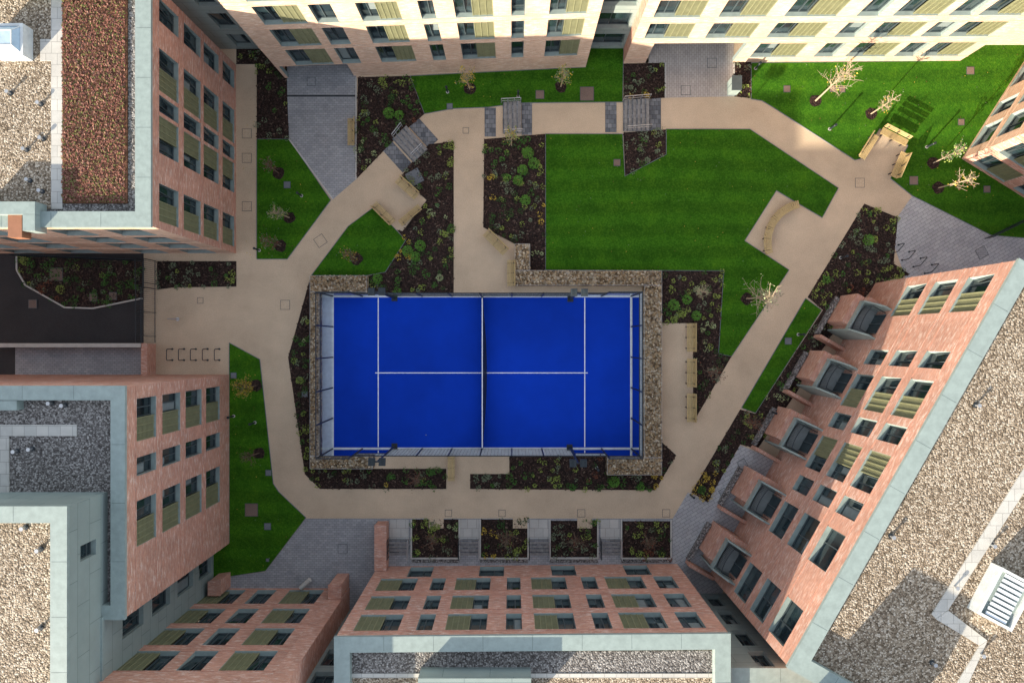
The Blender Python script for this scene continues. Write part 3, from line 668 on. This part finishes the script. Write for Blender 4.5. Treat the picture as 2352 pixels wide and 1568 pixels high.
lowwall([(15,789),(345,789),(345,796),(15,796)],1.1); lowwall([(346,789),(358,789),(358,862),(346,862)],1.1,cap=BRICK)
m=MB(); a=W(690,1350,.5);b=W(712,1330,.5); m.tube(KERB,a,b,.16,n=14); m.make("ventilation_pipe")
def fence(p,q,h,sp=.13,name="metal_railing"):
    mb=MB(); a=W(*p);b=W(*q); L=(b-a).length; n=int(L/sp); d=(b-a)/n
    for i in range(n+1): mb.tube(DARK,a+d*i,a+d*i+Vector((0,0,h)),.014 if i%12 else .035,n=4)
    for z in (.12,h-.06): mb.tube(DARK,a+Vector((0,0,z)),b+Vector((0,0,z)),.025,n=4)
    mb.make(name)
fence((358,600),(358,662),1.6); fence((358,664),(358,786),1.9,name="metal_gate"); fence((330,600),(330,660),1.1); fence((331,662),(331,786),1.1)
fence((40,588),(330,600),1.1); fence((2262,548),(2360,500),1.0); 
m=MB()
c=W(408,733); m.tube(STEEL,c+Vector((-.3,0,.75)),c+Vector((.3,0,.75)),.04,n=8); m.tube(STEEL,c,c+Vector((0,0,.75)),.05,n=8); m.tube(STEEL,c,c+Vector((0,0,.03)),.12,n=10); m.make("drop_down_bollard")
# ---------------------------------------------------------------- SE building balconies
A=W(2010,650);Bp=W(1630,1318); U=(Bp-A).normalized(); Nn=Vector((-(Bp-A).y,(Bp-A).x,0)).normalized()
if Nn.x>0: Nn=-Nn
def Z_(z): return Vector((0,0,z))
BALF=mat_plain("balcony_floor",(0.20,0.215,0.21),.8)
for t in (113,257,404,560,706):
    wd=1.95
    c=A+U*(t/34-wd/2); bx=MB(); tr=MB(); rl=MB()
    dp=1.05; zf=2.55
    bx.obox(BRICK,c+Nn*dp-U*.45,U*(wd+.1),Nn*.55,Z_(zf-.25))
    bx.obox(BRICK,c+Nn*.001,U*wd,Nn*(dp-.002),Z_(zf-.2))
    bx.obox(BRICK,c+Nn*.001-U*.45,U*.34,Nn*(dp-.003),Z_(zf+.35))
    for s,w_ in ((-.10,.10),(wd,.10)):
        o=c+U*s
        pr=[o,o+Nn*(dp+.2),o+Nn*(dp+.2)+Z_(zf+.35),o+Nn*.45+Z_(zf+1.5),o+Z_(zf+1.5)]
        qr=[p+U*w_ for p in pr]; tr.face(TRIM,pr); tr.face(TRIM,qr)
        for i in range(5): j=(i+1)%5; tr.face(TRIM,[pr[i],pr[j],qr[j],qr[i]])
    tr.obox(TRIM,c+Z_(zf-.199),U*wd,Nn*(dp-.005),Z_(.15))
    tr.obox(TRIM,c+Nn*(dp+.05)+Z_(zf-.25),U*wd,Nn*.12,Z_(.4))
    tr.obox(BALF,c+U*.08+Z_(zf-.048),U*(wd-.16),Nn*(dp-.05),Z_(.02))
    # balcony railing cage, slightly bowed
    H=Z_(1.05); L=wd-.3; n=17; prev=None
    for i in range(n):
        u=i/(n-1); p=c+U*(.15+L*u)+Nn*(dp-.12+.10*math.sin(math.pi*u))+Z_(zf-.04)
        rl.tube(DARK,p,p+H,.012,n=4)
        if prev is not None: rl.tube(DARK,prev+H,p+H,.028,n=6); rl.tube(DARK,prev+H*.1,p+H*.1,.02,n=6)
        prev=p
    s0=c+U*.15+Z_(zf-.04)
    for s in (0,L):
        for i in range(7): p=s0+U*s+Nn*((dp-.12)*i/6); rl.tube(DARK,p,p+H,.012,n=4)
        rl.tube(DARK,s0+U*s+H,s0+U*s+Nn*(dp-.12)+H,.028,n=6)
    d0=c+U*.3+Nn*.03+Z_(zf)
    rl.obox(GLASS,d0,U*1.35,Nn*.03,Z_(1.3))
    for s in (0,.65,1.29): rl.obox(FRAME,d0+U*s+Nn*.03,U*.06,Nn*.04,Z_(1.3))
    bx.make("bay_brickwork",se); tr.make("balcony_structure",se); rl.make("balcony_railing",se)
    gw=MB(); g=c+U*(wd+.75)
    gw.obox(BRICK,g,U*.22,Nn*(dp+.8),Z_(1.0)); gw.obox(GRAVELG,c-U*.2+Nn*(dp+.6),U*(wd+.9),Nn*.3,Z_(.3)); gw.make("patio_wall",se)

# ---------------------------------------------------------------- bollard lights
def bollard(px,py,h=1.0):
    m=MB(); c=W(px,py); m.tube(DARK,c,c+Vector((0,0,h*.8)),.06,n=10); m.tube(STEEL,c+Vector((0,0,h*.8)),c+Vector((0,0,h*.92)),.045,n=10); m.tube(DARK,c+Vector((0,0,h*.92)),c+Vector((0,0,h)),.085,n=12); m.tube(KERB,c,c+Vector((0,0,.05)),.11,n=10); m.make("bollard_light")
for p in [(1905,297),(2128,338),(1190,222),(1028,212),(693,450),(596,575),(1833,768),(1930,592),(586,970),(1770,945),(537,955),(1585,1135),(1370,1073),(1735,158)]: bollard(*p)

# ---------------------------------------------------------------- trees
def tree(px,py,h,spread,leaves,lk,bark=BARK,mulch=True,nb=18,tr=.045):
    e=empty("young_tree"); c=W(px,py); t=MB(); lf=MB()
    wob=Vector((random.uniform(-.12,.12),random.uniform(-.12,.12),0)); top=c+Vector((0,0,h))+wob*h*.4
    t.tube(bark,c,c.lerp(top,.5),tr,tr*.7,7); t.tube(bark,c.lerp(top,.5),top,tr*.7,.012,6)
    for i in range(nb):
        f=random.uniform(.38,.95); s=c.lerp(top,f); a=i*2.4+random.uniform(-.4,.4); L=spread*random.uniform(.6,1.1)*(1.25-f*.7)
        d=Vector((math.cos(a),math.sin(a),random.uniform(.5,1.1))).normalized(); mid=s+d*L*.55; en=mid+(d+Vector((random.uniform(-.3,.3),random.uniform(-.3,.3),.1)))*L*.45
        t.tube(bark,s,mid,.022,.016,5); t.tube(bark,mid,en,.016,.008,4); ends=[en,mid]
        for k in range(5):
            b=s.lerp(mid,random.uniform(.4,1)) if k<2 else mid.lerp(en,random.random()); q=b+Vector((random.uniform(-1,1),random.uniform(-1,1),random.uniform(-.1,.9))).normalized()*L*random.uniform(.25,.45)
            t.tube(bark,b,q,.011,.005,4); ends.append(q)
        for _ in range(leaves):
            q=random.choice(ends)+Vector((random.gauss(0,.08),random.gauss(0,.08),random.gauss(0,.08)))
            u=Vector((random.uniform(-1,1),random.uniform(-1,1),random.uniform(-1,1))).normalized()*random.uniform(.035,.065); v=u.orthogonal()*.6
            lf.face(LV[random.choice(lk)],[q-u,q-v,q+u,q+v])
    t.make("trunk_and_branches",e)
    if lf.f: lf.make("foliage",e)
    if mulch:
        m=MB(); n=14; m.face(MULCH,[(c.x+.42*math.cos(6.283*k/n)*random.uniform(.85,1.1),c.y+.42*math.sin(6.283*k/n)*random.uniform(.85,1.1),.045) for k in range(n)]); m.make("mulch_ring",e)
tree(1873,232,5.6,1.4,3,'yo',BARK,True,30,.06)
tree(1715,686,5.0,1.5,6,'po',BARK,True,30,.06)
tree(2000,262,3.2,.8,2,'yo'); tree(2143,375,3.0,.8,10,'lgo'); tree(2155,432,3.4,1.0,3,'ry')
tree(1079,205,3.0,.9,14,'yyo',BARK); tree(1288,200,2.8,.7,14,'ylo')
tree(665,500,3.0,.8,14,'ogl'); tree(645,565,2.8,.8,9,'ror',BARKD); tree(820,595,2.6,.7,10,'ryo',BARKD); tree(640,398,2.6,.7,4,'ro',BARKD)
tree(588,885,3.0,.95,34,'yyyl',BARKD); tree(595,1040,2.8,.8,5,'rdd',BARKD)
tree(1175,335,3.0,.8,10,'ylo'); tree(1618,850,3.4,1.0,5,'ro',BARKD,False); tree(965,1085,2.8,.9,4,'rr',BARKD,False)
for x,y in [(1000,1222),(1163,1218),(1318,1222),(1478,1225)]: tree(x,y,2.6,.9,4,'rro',BARKD,False)
tree(1705,965,3.0,.9,4,'rr',BARKD,False); tree(1600,675,2.4,.8,3,'op',BARK,False)
mb=MB()
for l in lawns+[[(560,150),(590,150),(590,600),(560,600)]]:
    pw=PW(l); xs=[p.x for p in pw];ys=[p.y for p in pw]
    for _ in range(int(abs(area(pw))*1.2)):
        x=random.uniform(min(xs),max(xs));y=random.uniform(min(ys),max(ys))
        if pip(x,y,pw):
            a=random.uniform(0,6.28);s=random.uniform(.02,.045); u=Vector((math.cos(a)*s,math.sin(a)*s,.01));v=Vector((-u.y,u.x,0))*.7;p=Vector((x,y,.06))
            mb.face(LV[random.choice('yro')],[p-u,p-v,p+u,p+v])
mb.make("fallen_leaves")

# ---------------------------------------------------------------- light & camera
EL=math.radians(16.3); hx,hy=-.67,-.742
ts=Vector((hx*math.cos(EL),hy*math.cos(EL),math.sin(EL)))
sd=bpy.data.lights.new("sun",'SUN'); sd.energy=14.0; sd.angle=math.radians(.5); sd.color=(1,.88,.70)
so=bpy.data.objects.new("sun",sd); bpy.context.collection.objects.link(so); so.rotation_euler=ts.to_track_quat('Z','Y').to_euler(); so.location=(-40,-40,60)
w=bpy.data.worlds.new("World"); bpy.context.scene.world=w; w.use_nodes=True; nt=w.node_tree
sk=nt.nodes.new("ShaderNodeTexSky"); sk.sky_type='NISHITA'; sk.sun_disc=False; sk.sun_elevation=EL; sk.sun_rotation=math.atan2(hx,hy)
hs=nt.nodes.new("ShaderNodeHueSaturation"); hs.inputs["Saturation"].default_value=.5; nt.links.new(sk.outputs[0],hs.inputs["Color"])
bg=nt.nodes["Background"]; bg.inputs[1].default_value=.45; nt.links.new(hs.outputs[0],bg.inputs[0])
cd=bpy.data.cameras.new("camera"); co=bpy.data.objects.new("camera",cd); bpy.context.collection.objects.link(co)
co.location=(0,0,HC); cd.lens=24; cd.sensor_width=36; cd.clip_end=2000; bpy.context.scene.camera=co
sc=bpy.context.scene; sc.view_settings.view_transform='Standard'; sc.view_settings.look='None'; sc.view_settings.exposure=0
